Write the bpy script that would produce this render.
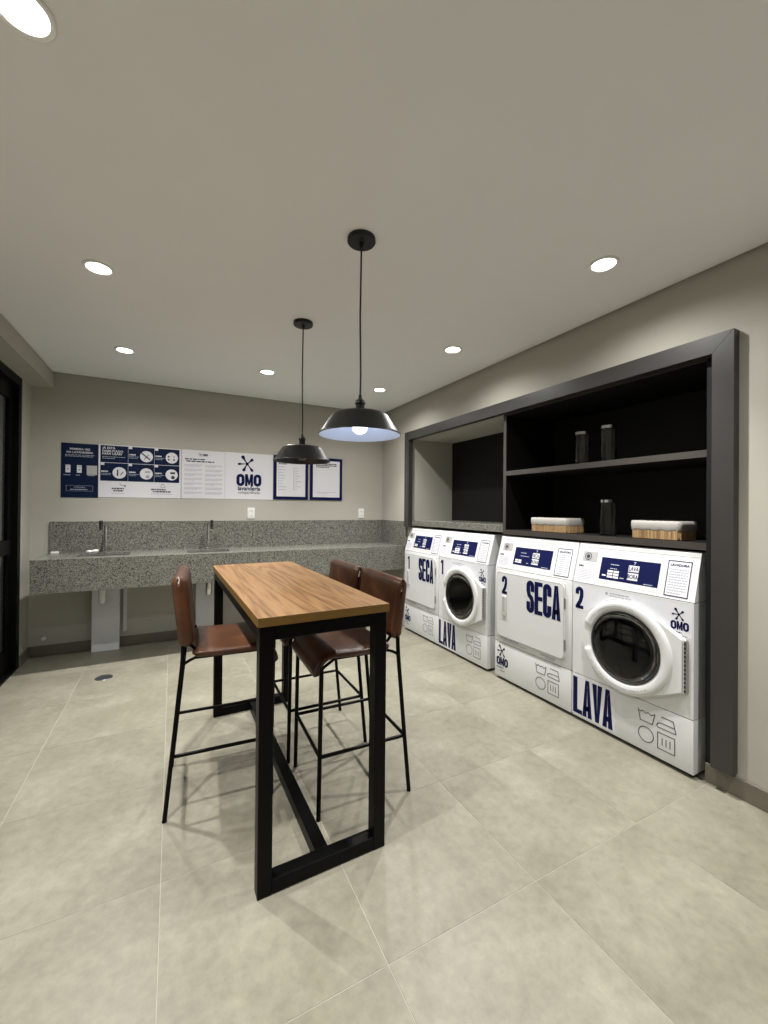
import bpy, bmesh, math, random
from mathutils import Vector, Matrix
random.seed(7)
PI = math.pi
for o in list(bpy.data.objects): bpy.data.objects.remove(o)
scene = bpy.context.scene
COL = scene.collection

# ------------------------------------------------------------------ camera
def camera_axes(yaw, p, r):
    cy, s = math.cos(yaw), math.sin(yaw)
    right = Vector((cy, -s, 0)); fwd = Vector((s, cy, 0)); up = Vector((0, 0, 1))
    f2 = math.cos(p)*fwd + math.sin(p)*up; u2 = math.cos(p)*up - math.sin(p)*fwd
    return math.cos(r)*right + math.sin(r)*u2, math.cos(r)*u2 - math.sin(r)*right, f2
cam_data = bpy.data.cameras.new('camera')
cam = bpy.data.objects.new('camera', cam_data); COL.objects.link(cam)
cr, cu, cf = camera_axes(0.4781, 0.0049, 0.0084)
cam.matrix_world = Matrix(((cr.x, cu.x, -cf.x, 0), (cr.y, cu.y, -cf.y, 0), (cr.z, cu.z, -cf.z, 1.335), (0, 0, 0, 1)))
cam_data.sensor_fit = 'VERTICAL'; cam_data.sensor_height = 36; cam_data.lens = 409.83/1024*36
cam_data.shift_x = -1.29/1024; cam_data.shift_y = -5.14/1024
cam_data.clip_start = 0.02
scene.camera = cam

# ------------------------------------------------------------------ world and exposure
w = bpy.data.worlds.new('night'); scene.world = w; w.use_nodes = True
w.node_tree.nodes['Background'].inputs[0].default_value = (0.10, 0.11, 0.12, 1)
w.node_tree.nodes['Background'].inputs[1].default_value = 0.6
vs = scene.view_settings
vs.view_transform = 'Standard'; vs.look = 'None'; vs.gamma = 1; vs.use_curve_mapping = False
vs.exposure = 0.92
SPOT_W = 78.0            # each ceiling downlight: narrow beam
SPILL = .36              # and its wide spill
SPOT_COL = (1.0, 0.98, 0.94)
BULB = 4.5              # pendant bulb emission

# ------------------------------------------------------------------ materials
MATS = {}
def newmat(name):
    m = bpy.data.materials.new(name); m.use_nodes = True; MATS[name] = m
    nt = m.node_tree; return m, nt, nt.nodes['Principled BSDF']
def setp(b, col=None, rough=.5, metal=0., spec=None, trans=None, coat=None, ior=None):
    if col is not None: b.inputs['Base Color'].default_value = (*col, 1)
    b.inputs['Roughness'].default_value = rough; b.inputs['Metallic'].default_value = metal
    if spec is not None: b.inputs['Specular IOR Level'].default_value = spec
    if trans is not None: b.inputs['Transmission Weight'].default_value = trans
    if coat is not None: b.inputs['Coat Weight'].default_value = coat
    if ior is not None: b.inputs['IOR'].default_value = ior
def plain(name, col, rough=.5, metal=0., var=.04, scale=30, bump=0., **k):
    m, nt, b = newmat(name); setp(b, col, rough, metal, **k)
    tc = nt.nodes.new('ShaderNodeTexCoord'); n = nt.nodes.new('ShaderNodeTexNoise')
    n.inputs['Scale'].default_value = scale; n.inputs['Detail'].default_value = 4
    nt.links.new(tc.outputs['Object'], n.inputs['Vector'])
    mx = nt.nodes.new('ShaderNodeMix'); mx.data_type = 'RGBA'
    mx.inputs['A'].default_value = (*[c*(1-var) for c in col], 1); mx.inputs['B'].default_value = (*[min(1, c*(1+var)) for c in col], 1)
    nt.links.new(n.outputs['Fac'], mx.inputs['Factor']); nt.links.new(mx.outputs['Result'], b.inputs['Base Color'])
    if bump:
        bp = nt.nodes.new('ShaderNodeBump'); bp.inputs['Strength'].default_value = bump; bp.inputs['Distance'].default_value = .002
        nt.links.new(n.outputs['Fac'], bp.inputs['Height']); nt.links.new(bp.outputs['Normal'], b.inputs['Normal'])
    return m
def emit(name, col, s):
    m, nt, b = newmat(name); setp(b, (.8, .8, .8), .4)
    b.inputs['Emission Color'].default_value = (*col, 1); b.inputs['Emission Strength'].default_value = s; return m
def ramp(nt, src, stops):
    r = nt.nodes.new('ShaderNodeValToRGB'); e = r.color_ramp.elements
    while len(e) < len(stops): e.new(.5)
    for el, (p, c) in zip(e, stops): el.position = p; el.color = (*c, 1)
    nt.links.new(src, r.inputs['Fac']); return r

plain('wall', (.43, .414, .365), .75, var=.03, scale=6, bump=.05)
plain('ceiling', (.86, .87, .88), .85, var=.015, scale=4)
plain('dark_gap', (.03, .03, .028), .9)
plain('grout', (.36, .345, .295), .8, var=.05)
plain('baseboard', (.15, .135, .105), .35, var=.15, scale=7)
plain('black_metal', (.0016, .0016, .0018), .4, spec=.12, var=.1)
plain('black_aluminium', (.002, .002, .002), .45, spec=.12)
plain('frame_lam', (.034, .0325, .031), .42, var=.12, scale=14)
plain('carcass', (.008, .0075, .007), .55, spec=.25, var=.15, scale=14)
plain('carcass_edge', (.048, .042, .038), .45, var=.1)
plain('enamel', (.68, .69, .70), .28, var=.01)
plain('enamel_side', (.62, .62, .61), .32, var=.01)
plain('enamel_door', (.70, .71, .72), .22, var=.01)
plain('chrome', (.62, .62, .62), .12, 1.0, var=.02)
plain('dark_chrome', (.16, .16, .165), .18, 1.0, var=.02)
plain('steel', (.45, .45, .44), .35, 1.0, var=.06)
plain('drum_steel', (.30, .30, .31), .3, 1.0, var=.1)
plain('rubber', (.018, .018, .018), .6)
plain('navy', (.004, .007, .055), .5, var=.05, spec=.12)
plain('navy_print', (.003, .011, .042), .5, var=.05, spec=.15)
plain('white_paper', (.70, .70, .74), .5, var=.01)
plain('grey_print', (.38, .38, .44), .6)
plain('pale_print', (.45, .50, .60), .6)
plain('dark_print', (.03, .03, .05), .6)
plain('line_print', (.05, .05, .05), .6)
plain('sticker', (.72, .73, .78), .45, var=.01)
plain('sticker_grey', (.42, .42, .42), .4)
plain('white_plastic', (.78, .78, .76), .35, var=.01)
plain('white_board', (.62, .63, .66), .4, var=.03, scale=8)
plain('shade_black', (.009, .010, .011), .38, var=.05, spec=.35)
plain('lining_lit_tint', (.60, .70, .92), .5, var=.01)  # white lining with the bulb's cool light tinted into its colour
plain('cord', (.01, .01, .01), .6)
plain('cloth_liner', (.40, .385, .36), .9, var=.05, scale=60, bump=.5)
plain('drain_dark', (.08, .085, .09), .35, .6)
plain('bulb_off', (.06, .06, .065), .2)
plain('soap', (.8, .8, .78), .5)
emit('lamp_lens', (1, .97, .90), 9.0)
emit('bulb', (.86, .93, 1.0), BULB)

def glassmat(name, col, rough=0., ior=1.45):
    m, nt, b = newmat(name); setp(b, col, rough, trans=1., ior=ior)
glassmat('jar_glass', (.92, .94, .94), 0., 1.33); glassmat('door_glass', (.22, .23, .24), .02); glassmat('pane_glass', (.55, .57, .58), .02)

# granite
m, nt, b = newmat('granite'); setp(b, rough=.24)
tc = nt.nodes.new('ShaderNodeTexCoord')
n1 = nt.nodes.new('ShaderNodeTexNoise'); n1.inputs['Scale'].default_value = 170; n1.inputs['Detail'].default_value = 3; n1.inputs['Roughness'].default_value = .7
v1 = nt.nodes.new('ShaderNodeTexVoronoi'); v1.inputs['Scale'].default_value = 120
n2 = nt.nodes.new('ShaderNodeTexNoise'); n2.inputs['Scale'].default_value = 9
for n in (n1, v1, n2): nt.links.new(tc.outputs['Object'], n.inputs['Vector'])
r1 = ramp(nt, n1.outputs['Fac'], [(.36, (.03, .03, .027)), (.46, (.135, .132, .116)), (.55, (.19, .186, .165)), (.68, (.35, .345, .31))])
sep = nt.nodes.new('ShaderNodeSeparateColor'); nt.links.new(v1.outputs['Color'], sep.inputs['Color'])
r2 = ramp(nt, sep.outputs['Red'], [(.0, (.45, .45, .44)), (.13, (.45, .45, .44)), (.17, (1, 1, 1)), (1, (1.1, 1.1, 1.08))])
mx = nt.nodes.new('ShaderNodeMix'); mx.data_type = 'RGBA'; mx.blend_type = 'MULTIPLY'; mx.inputs['Factor'].default_value = 1
nt.links.new(r1.outputs['Color'], mx.inputs['A']); nt.links.new(r2.outputs['Color'], mx.inputs['B'])
nt.links.new(mx.outputs['Result'], b.inputs['Base Color'])

# cement-look floor tile: offset per tile
m, nt, b = newmat('tile'); setp(b, rough=.36, spec=.4)
tc = nt.nodes.new('ShaderNodeTexCoord'); oi = nt.nodes.new('ShaderNodeObjectInfo')
off = nt.nodes.new('ShaderNodeVectorMath'); off.operation = 'MULTIPLY_ADD'
off.inputs[1].default_value = (1, 1, 1)
rv = nt.nodes.new('ShaderNodeCombineXYZ'); mu = nt.nodes.new('ShaderNodeMath'); mu.operation = 'MULTIPLY'; mu.inputs[1].default_value = 40
nt.links.new(oi.outputs['Random'], mu.inputs[0]); nt.links.new(mu.outputs[0], rv.inputs[0]); nt.links.new(mu.outputs[0], rv.inputs[1])
nt.links.new(tc.outputs['Object'], off.inputs[0]); nt.links.new(rv.outputs[0], off.inputs[2])
n1 = nt.nodes.new('ShaderNodeTexNoise'); n1.inputs['Scale'].default_value = 2.6; n1.inputs['Detail'].default_value = 9; n1.inputs['Roughness'].default_value = .62; n1.inputs['Distortion'].default_value = .35
n2 = nt.nodes.new('ShaderNodeTexNoise'); n2.inputs['Scale'].default_value = 22; n2.inputs['Detail'].default_value = 7; n2.inputs['Roughness'].default_value = .7
for n in (n1, n2): nt.links.new(off.outputs[0], n.inputs['Vector'])
r1 = ramp(nt, n1.outputs['Fac'], [(.28, (.178, .166, .126)), (.5, (.222, .208, .162)), (.72, (.275, .260, .208))])
r2 = ramp(nt, n2.outputs['Fac'], [(.3, (.84, .84, .84)), (.70, (1.14, 1.14, 1.14))])
mx = nt.nodes.new('ShaderNodeMix'); mx.data_type = 'RGBA'; mx.blend_type = 'MULTIPLY'; mx.inputs['Factor'].default_value = 1
nt.links.new(r1.outputs['Color'], mx.inputs['A']); nt.links.new(r2.outputs['Color'], mx.inputs['B'])
nt.links.new(mx.outputs['Result'], b.inputs['Base Color'])
rr = nt.nodes.new('ShaderNodeMapRange'); rr.inputs['To Min'].default_value = .30; rr.inputs['To Max'].default_value = .46
nt.links.new(n1.outputs['Fac'], rr.inputs['Value']); nt.links.new(rr.outputs[0], b.inputs['Roughness'])

# wood laminate, grain along local Y
m, nt, b = newmat('wood'); setp(b, rough=.36)
tc = nt.nodes.new('ShaderNodeTexCoord'); mp = nt.nodes.new('ShaderNodeMapping'); mp.inputs['Scale'].default_value = (1, .055, 1)
nt.links.new(tc.outputs['Object'], mp.inputs['Vector'])
nb = nt.nodes.new('ShaderNodeTexNoise'); nb.inputs['Scale'].default_value = 5.5; nb.inputs['Detail'].default_value = 2; nb.inputs['Distortion'].default_value = .15
nt.links.new(mp.outputs[0], nb.inputs['Vector'])
mul = nt.nodes.new('ShaderNodeMath'); mul.operation = 'MULTIPLY'; mul.inputs[1].default_value = 17
fr = nt.nodes.new('ShaderNodeMath'); fr.operation = 'PINGPONG'; fr.inputs[1].default_value = .5
nt.links.new(nb.outputs['Fac'], mul.inputs[0]); nt.links.new(mul.outputs[0], fr.inputs[0])
mp2 = nt.nodes.new('ShaderNodeMapping'); mp2.inputs['Scale'].default_value = (1, .035, 1); nt.links.new(tc.outputs['Object'], mp2.inputs['Vector'])
nf = nt.nodes.new('ShaderNodeTexNoise'); nf.inputs['Scale'].default_value = 140; nf.inputs['Detail'].default_value = 4; nt.links.new(mp2.outputs[0], nf.inputs['Vector'])
add = nt.nodes.new('ShaderNodeMath'); add.operation = 'MULTIPLY_ADD'; add.inputs[1].default_value = .75
nt.links.new(fr.outputs[0], add.inputs[0]); nt.links.new(nf.outputs['Fac'], add.inputs[2])
r1 = ramp(nt, add.outputs[0], [(.40, (.115, .046, .012)), (.60, (.215, .103, .030)), (.80, (.295, .160, .058))])
nt.links.new(r1.outputs['Color'], b.inputs['Base Color'])
plain('edge_band', (.15, .082, .018), .4, var=.25, scale=25)

# leather
m, nt, b = newmat('leather'); setp(b, rough=.34)
tc = nt.nodes.new('ShaderNodeTexCoord')
n1 = nt.nodes.new('ShaderNodeTexNoise'); n1.inputs['Scale'].default_value = 8; n1.inputs['Detail'].default_value = 5
n2 = nt.nodes.new('ShaderNodeTexVoronoi'); n2.inputs['Scale'].default_value = 260
for n in (n1, n2): nt.links.new(tc.outputs['Object'], n.inputs['Vector'])
r1 = ramp(nt, n1.outputs['Fac'], [(.3, (.040, .014, .006)), (.55, (.070, .024, .009)), (.75, (.11, .040, .016))])
nt.links.new(r1.outputs['Color'], b.inputs['Base Color'])
bp = nt.nodes.new('ShaderNodeBump'); bp.inputs['Strength'].default_value = .25; bp.inputs['Distance'].default_value = .001
nt.links.new(n2.outputs['Distance'], bp.inputs['Height']); nt.links.new(bp.outputs['Normal'], b.inputs['Normal'])

# woven bamboo
m, nt, b = newmat('bamboo'); setp(b, rough=.6)
tc = nt.nodes.new('ShaderNodeTexCoord'); wv = nt.nodes.new('ShaderNodeTexNoise'); mp = nt.nodes.new('ShaderNodeMapping'); mp.inputs['Scale'].default_value = (1, 1, .05)
wv.inputs['Scale'].default_value = 120; nt.links.new(tc.outputs['Object'], mp.inputs['Vector']); nt.links.new(mp.outputs[0], wv.inputs['Vector'])
r1 = ramp(nt, wv.outputs['Fac'], [(.3, (.19, .11, .045)), (.7, (.48, .32, .16))])
nt.links.new(r1.outputs['Color'], b.inputs['Base Color'])

# perforated drum
m = MATS['drum_steel']

# ------------------------------------------------------------------ mesh helpers
class MB:
    def __init__(s): s.bm = bmesh.new()
    def box(s, x0, x1, y0, y1, z0, z1, bev=0., seg=2, mi=0):
        g = bmesh.ops.create_cube(s.bm, size=1.0)
        vs_ = g['verts']
        for v in vs_:
            v.co = Vector((x0 + (v.co.x+.5)*(x1-x0), y0 + (v.co.y+.5)*(y1-y0), z0 + (v.co.z+.5)*(z1-z0)))
        fs = {f for v in vs_ for f in v.link_faces}
        for f in fs: f.material_index = mi
        if bev:
            es = list({e for v in vs_ for e in v.link_edges})
            r = bmesh.ops.bevel(s.bm, geom=es, offset=bev, segments=seg, affect='EDGES', profile=.6)
            for f in r['faces']: f.material_index = mi
        return s
    def lathe(s, prof, seg=40, axis='z', c=(0, 0, 0), cap=False):
        rings = []
        for r, h in prof:
            ring = []
            for k in range(seg):
                a = 2*PI*k/seg; u, v = r*math.cos(a), r*math.sin(a)
                p = {'z': (u, v, h), 'y': (u, h, v), 'x': (h, u, v)}[axis]
                ring.append(s.bm.verts.new((p[0]+c[0], p[1]+c[1], p[2]+c[2])))
            rings.append(ring)
        for a, b in zip(rings, rings[1:]):
            for k in range(seg):
                s.bm.faces.new((a[k], a[(k+1) % seg], b[(k+1) % seg], b[k]))
        if cap:
            s.bm.faces.new(rings[0][::-1]); s.bm.faces.new(rings[-1])
        return s
    def tube(s, pts, r, seg=10, cap=True):
        pts = [Vector(p) for p in pts]; rings = []; n = len(pts); ref = None
        for i, p in enumerate(pts):
            if i == 0: t = (pts[1]-p).normalized()
            elif i == n-1: t = (p-pts[-2]).normalized()
            else: t = ((pts[i+1]-p).normalized() + (p-pts[i-1]).normalized()).normalized()
            if ref is None: ref = Vector((0, 0, 1)) if abs(t.z) < .9 else Vector((1, 0, 0))
            u = t.cross(ref).normalized(); v = t.cross(u).normalized(); ref = -v if False else v.cross(t)*-1 if False else ref
            rr = r[i] if isinstance(r, (list, tuple)) else r
            rings.append([s.bm.verts.new(p + rr*(math.cos(2*PI*k/seg)*u + math.sin(2*PI*k/seg)*v)) for k in range(seg)])
        for a, b in zip(rings, rings[1:]):
            for k in range(seg): s.bm.faces.new((a[k], a[(k+1) % seg], b[(k+1) % seg], b[k]))
        if cap: s.bm.faces.new(rings[0][::-1]); s.bm.faces.new(rings[-1])
        return s
    def prism(s, poly, y0, y1):       # polygon in x,z extruded along y (convex or simple)
        a = [s.bm.verts.new((x, y0, z)) for x, z in poly]; b = [s.bm.verts.new((x, y1, z)) for x, z in poly]
        s.bm.faces.new(a); s.bm.faces.new(b[::-1]); n = len(poly)
        for k in range(n): s.bm.faces.new((a[k], b[k], b[(k+1) % n], a[(k+1) % n]))
        return s
    def prism_x(s, poly, x0, x1):     # polygon in y,z extruded along x
        a = [s.bm.verts.new((x0, y, z)) for y, z in poly]; b = [s.bm.verts.new((x1, y, z)) for y, z in poly]
        s.bm.faces.new(a); s.bm.faces.new(b[::-1]); n = len(poly)
        for k in range(n): s.bm.faces.new((a[k], b[k], b[(k+1) % n], a[(k+1) % n]))
        return s
    def flat(s, poly, f):             # polygon given in (u,v), f maps to 3-D
        s.bm.faces.new([s.bm.verts.new(f(u, v)) for u, v in poly]); return s
    def build(s, name, mat, parent=None, smooth=False, ang=40):
        bmesh.ops.recalc_face_normals(s.bm, faces=s.bm.faces)
        me = bpy.data.meshes.new(name); s.bm.to_mesh(me); s.bm.free()
        for mm in (mat if isinstance(mat, (list, tuple)) else [mat]): me.materials.append(MATS[mm])
        o = bpy.data.objects.new(name, me); COL.objects.link(o)
        if parent: o.parent = parent
        if smooth:
            me.polygons.foreach_set('use_smooth', [True]*len(me.polygons))
            if ang < 180: me.set_sharp_from_angle(angle=math.radians(ang))
        return o
def tag(o, label=None, cat=None, group=None, kind=None):
    if label: o['label'] = label
    if cat: o['category'] = cat
    if group: o['group'] = group
    if kind: o['kind'] = kind
    return o
def empty(name, loc=(0, 0, 0), rz=0, label=None, cat=None, group=None, kind=None):
    o = bpy.data.objects.new(name, None); COL.objects.link(o); o.location = loc; o.rotation_euler = (0, 0, rz); o.empty_display_size = .1
    return tag(o, label, cat, group, kind)
def struct(o, label=None, cat=None): return tag(o, label, cat, kind='structure')
def copy_tree(o, parent=None):
    c = o.copy(); COL.objects.link(c); c.parent = parent
    for ch in list(o.children): copy_tree(ch, c)
    return c

# ------------------------------------------------------------------ room
XR, YB, ZC, XL, YF, ZT = 2.366, 4.654, 2.541, -1.12, -3.4, 2.64
AY0, AY1, AYL, AXB = 1.0, 3.93, 3.975, 3.02          # appliance alcove
fl = MB().box(XL-.15, AXB+.1, YF-.1, YB+.1, -.12, -.0012).build('floor', 'grout')
struct(fl, 'beige cement-look square tile floor with pale joints', 'floor')
TILE, OX, OY, J = .5995, -.0259, 1.0625, .0024
def tile_mesh(wx, wy): return MB().box(-wx/2, wx/2, -wy/2, wy/2, -.006, 0, .0004, 1)
full = None
for i in range(-3, 5):
    for j in range(-9, 8):
        x0, x1 = OX+i*TILE+J/2, OX+(i+1)*TILE-J/2; y0, y1 = OY+j*TILE+J/2, OY+(j+1)*TILE-J/2
        x0c, x1c, y0c, y1c = max(x0, XL), min(x1, XR), max(y0, YF), min(y1, YB)
        if x1c-x0c < .012 or y1c-y0c < .012: continue
        if (x0c, x1c, y0c, y1c) == (x0, x1, y0, y1):
            if full is None: o = tile_mesh(x1-x0, y1-y0).build('tile', 'tile', fl); full = o.data
            else: o = bpy.data.objects.new('tile', full); COL.objects.link(o); o.parent = fl
        else: o = tile_mesh(x1c-x0c, y1c-y0c).build('tile', 'tile', fl)
        o.location = ((x0c+x1c)/2, (y0c+y1c)/2, 0)

G = .018
ce = MB().box(XL-.15, XR-G, YF-.1, YB-G, ZC, ZC+.03).build('ceiling', 'ceiling')
struct(ce, 'plain light grey plaster ceiling with shadow gap at the walls', 'ceiling')
MB().box(XL-.15, AXB+.1, YF-.1, YB+.1, ZT, ZT+.05).build('roof_slab', 'dark_gap', ce)
wb = MB().box(XL-.15, XR+.15, YB, YB+.12, 0, ZT).build('wall_back', 'wall'); struct(wb, 'beige painted back wall above the granite counter', 'wall')
wf = MB().box(XL-.15, AXB, YF-.12, YF, 0, ZT).build('wall_front', 'wall'); struct(wf, 'beige painted wall behind the viewer', 'wall')
mb = MB()
mb.box(XR, AXB+.08, YF, AY0, 0, ZT); mb.box(XR, AXB+.08, AY1, YB, 1.15, ZT); mb.box(XR, AXB+.08, AYL, YB, 0, 1.15); mb.box(XR, AXB+.08, AY0, AY1, 2.112, ZT); mb.box(AXB, AXB+.08, AY0, AY1, 1.15, 2.112); mb.box(AXB, AXB+.08, AY0, AYL, 0, 1.15)
wr = mb.build('wall_right', 'wall'); struct(wr, 'beige painted right wall with the appliance alcove', 'wall')
DY0, DY1, DZ = 2.46, 4.40, 2.385
mb = MB(); mb.box(XL-.15, XL, DY1, YB, 0, ZT); mb.box(XL-.15, XL, YF, DY0, 0, ZT); mb.box(XL-.15, XL, DY0, DY1, DZ, ZT)
wl = mb.build('wall_left', 'wall'); struct(wl, 'beige painted left wall with the black glass door', 'wall')
tr = MB().box(XL, -.964, YF, YB, 2.395, ZC-.009).build('trim_1', 'wall'); struct(tr, 'beige boxed bulkhead running along the ceiling above the door', 'bulkhead')
BH = .092
bb = MB().box(XL+.012, XR-.002, YB-.012, YB, 0, BH, .002, 1).build('baseboard_back', 'baseboard'); struct(bb, 'brown-grey tile skirting on back wall under the counter', 'baseboard')
bb = MB().box(XR-.012, XR, YF, 1.076, 0, BH, .002, 1).build('baseboard_right', 'baseboard'); struct(bb, 'brown-grey tile skirting on right wall beside the cabinet frame', 'baseboard')
bb = MB().box(XL, XL+.012, DY1+.002, YB, 0, BH, .002, 1).build('baseboard_left', 'baseboard'); struct(bb, 'short brown-grey tile skirting between door and back corner', 'baseboard')

# black glass door in the left wall
d = empty('door_1', (XL, DY1, 0), 0, 'black aluminium framed glass door in the left wall', 'door', kind='structure')
L = DY1-DY0
def dpart(name, mat, *boxes, parent=d):
    m_ = MB()
    for q in boxes: m_.box(*q)
    return m_.build(name, mat, parent)
dpart('door_frame', 'black_aluminium', (-.09, .002, -.07, 0, 0, DZ), (-.09, .002, -L, -L+.07, 0, DZ), (-.09, .002, -L+.07, -.07, DZ-.07, DZ), (-.09, .004, -L+.07, -.07, 0, .02))
for k in range(2):
    a0, a1 = (-L/2-.05, -.07) if k == 0 else (-L+.07, -L/2+.05); xo = -.035 if k == 0 else -.075
    lf = dpart('door_leaf', 'black_aluminium', (xo-.03, xo, a1-.085, a1, .02, DZ-.07), (xo-.03, xo, a0, a0+.11, .02, DZ-.07), (xo-.03, xo, a0+.11, a1-.085, .02, .19), (xo-.03, xo, a0+.11, a1-.085, DZ-.2, DZ-.07), (xo-.03, xo+.008, a0+.11, a1-.06, .95, 1.06))
    for z0, z1 in ((.19, .95), (1.06, DZ-.2)): dpart('pane', 'pane_glass', (xo-.02, xo-.012, a0+.11, a1-.085, z0, z1), parent=lf)

# ------------------------------------------------------------------ downlights
def downlight(x, y, label):
    t = empty('downlight', (x, y, ZC), 0, label, 'ceiling light', 'recessed round downlights')
    MB().lathe([(.068, 0), (.068, -.005), (.064, -.008), (.054, -.006), (.052, -.001)], 40).build('trim_ring', 'white_plastic', t, True)
    MB().lathe([(.0005, -.0035), (.03, -.0035), (.0525, -.0025)], 40).build('lens', 'lamp_lens', t, True)
    for nm, en, ang in (('beam', SPOT_W, 92), ('spill', SPOT_W*SPILL, 160)):
        l = bpy.data.lights.new('downlight_'+nm, 'SPOT'); l.energy = en; l.color = SPOT_COL
        l.spot_size = math.radians(ang); l.spot_blend = 1.0; l.shadow_soft_size = .02
        lo = bpy.data.objects.new(nm, l); COL.objects.link(lo); lo.parent = t; lo.location = (0, 0, -.012)
    return t
for x, y, lab in [(-.337, 1.289, 'round recessed downlight nearest the viewer at top left of ceiling'),
                  (-.345, 2.503, 'round recessed downlight, middle one of the row by the glass door'),
                  (-.340, 3.722, 'round recessed downlight in front of the left blue wall poster'),
                  (.732, 3.706, 'round recessed downlight between the far pendant and the back wall'),
                  (1.845, 3.708, 'round recessed downlight in far right corner above the near pendant shade'),
                  (1.860, 2.507, 'round recessed downlight, middle one of the row by the cabinet'),
                  (1.858, 1.287, 'round recessed downlight nearest the viewer by the cabinet'),
                  (-.34, .08, 'round recessed downlight behind the viewer on the door side'),
                  (1.858, .08, 'round recessed downlight behind the viewer on the cabinet side')]:
    downlight(x, y, lab)

# ------------------------------------------------------------------ pendants
def pendant(x, y, zr, label, lit):
    t = empty('pendant_lamp', (x, y, ZC), 0, label, 'pendant lamp', 'black pendant lamps over the table')
    h = zr-ZC
    MB().lathe([(.001, 0), (.062, 0), (.063, -.016), (.060, -.02), (.012, -.021), (.008, -.04), (.001, -.042)], 40).build('canopy', 'shade_black', t, True)
    MB().tube([(0, 0, -.035), (-.003, 0, h*.4), (.002, 0, h*.7), (0, 0, h+.165)], .0042, 8).build('cord', 'cord', t, True)
    MB().lathe([(.002, .182), (.007, .178), (.009, .158), (.018, .154), (.023, .147), (.023, .137), (.019, .133), (.019, .108), (.024, .104), (.024, .095)][::1], 28, c=(0, 0, h)).build('socket', 'shade_black', t, True)
    sh = MB().lathe([(.02, .098), (.085, .096), (.112, .092), (.124, .085), (.131, .076), (.176, .008), (.182, .003), (.183, -.001), (.180, -.002)], 64, c=(0, 0, h)).build('shade', 'shade_black', t, True, 60)
    MB().lathe([(.180, -.002), (.174, .006), (.128, .074), (.118, .083), (.08, .090), (.018, .092)], 64, c=(0, 0, h)).build('shade_lining', 'lining_lit_tint' if lit else 'shade_black', sh, True, 60)  # lining colour carries the lamp state: bluish light when lit, black when off
    MB().lathe([(.0005, .004), (.018, .007), (.030, .018), (.034, .034), (.029, .05), (.018, .066), (.014, .085), (.014, .093)], 28, c=(0, 0, h)).build('bulb', 'bulb' if lit else 'bulb_off', t, True)
    return t
pendant(.736, 1.673, 1.664, 'black metal dome pendant lamp nearer the viewer with lit bulb showing', True)
pendant(.740, 2.608, 1.640, 'black metal dome pendant lamp farther away, hanging before the wall posters', False)

# ------------------------------------------------------------------ flat print tools (u right, v up)
def arc(cx, cz, rx, rz, a0, a1, n=14):
    return [(cx+rx*math.cos(math.radians(a0+(a1-a0)*k/n)), cz+rz*math.sin(math.radians(a0+(a1-a0)*k/n))) for k in range(n+1)]
def stroke(m_, pts, wd, f, closed=False):
    n = len(pts); L_, R_ = [], []
    for i, (x, z) in enumerate(pts):
        if closed: p0, p1 = pts[(i-1) % n], pts[(i+1) % n]
        else: p0, p1 = pts[max(0, i-1)], pts[min(n-1, i+1)]
        d0 = Vector((x-p0[0], z-p0[1])); d1 = Vector((p1[0]-x, p1[1]-z))
        if d0.length < 1e-9: d0 = d1
        if d1.length < 1e-9: d1 = d0
        d0.normalize(); d1.normalize(); nn = Vector((-d0.y-d1.y, d0.x+d1.x))
        if nn.length < 1e-6: nn = Vector((-d0.y, d0.x))
        nn.normalize(); c = max(.45, nn.dot(Vector((-d0.y, d0.x)))); hw = wd/2/c
        L_.append((x+nn.x*hw, z+nn.y*hw)); R_.append((x-nn.x*hw, z-nn.y*hw))
    vl = [m_.bm.verts.new(f(*p)) for p in L_]; vr = [m_.bm.verts.new(f(*p)) for p in R_]
    for i in range(n if closed else n-1):
        j = (i+1) % n; m_.bm.faces.new((vl[i], vr[i], vr[j], vl[j]))
def rect(m_, x0, x1, z0, z1, f): m_.flat([(x0, z0), (x1, z0), (x1, z1), (x0, z1)], f)
def disc(m_, cx, cz, r, f, n=24, rz=None): m_.flat([(cx+r*math.cos(2*PI*k/n), cz+(rz or r)*math.sin(2*PI*k/n)) for k in range(n)], f)
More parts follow.
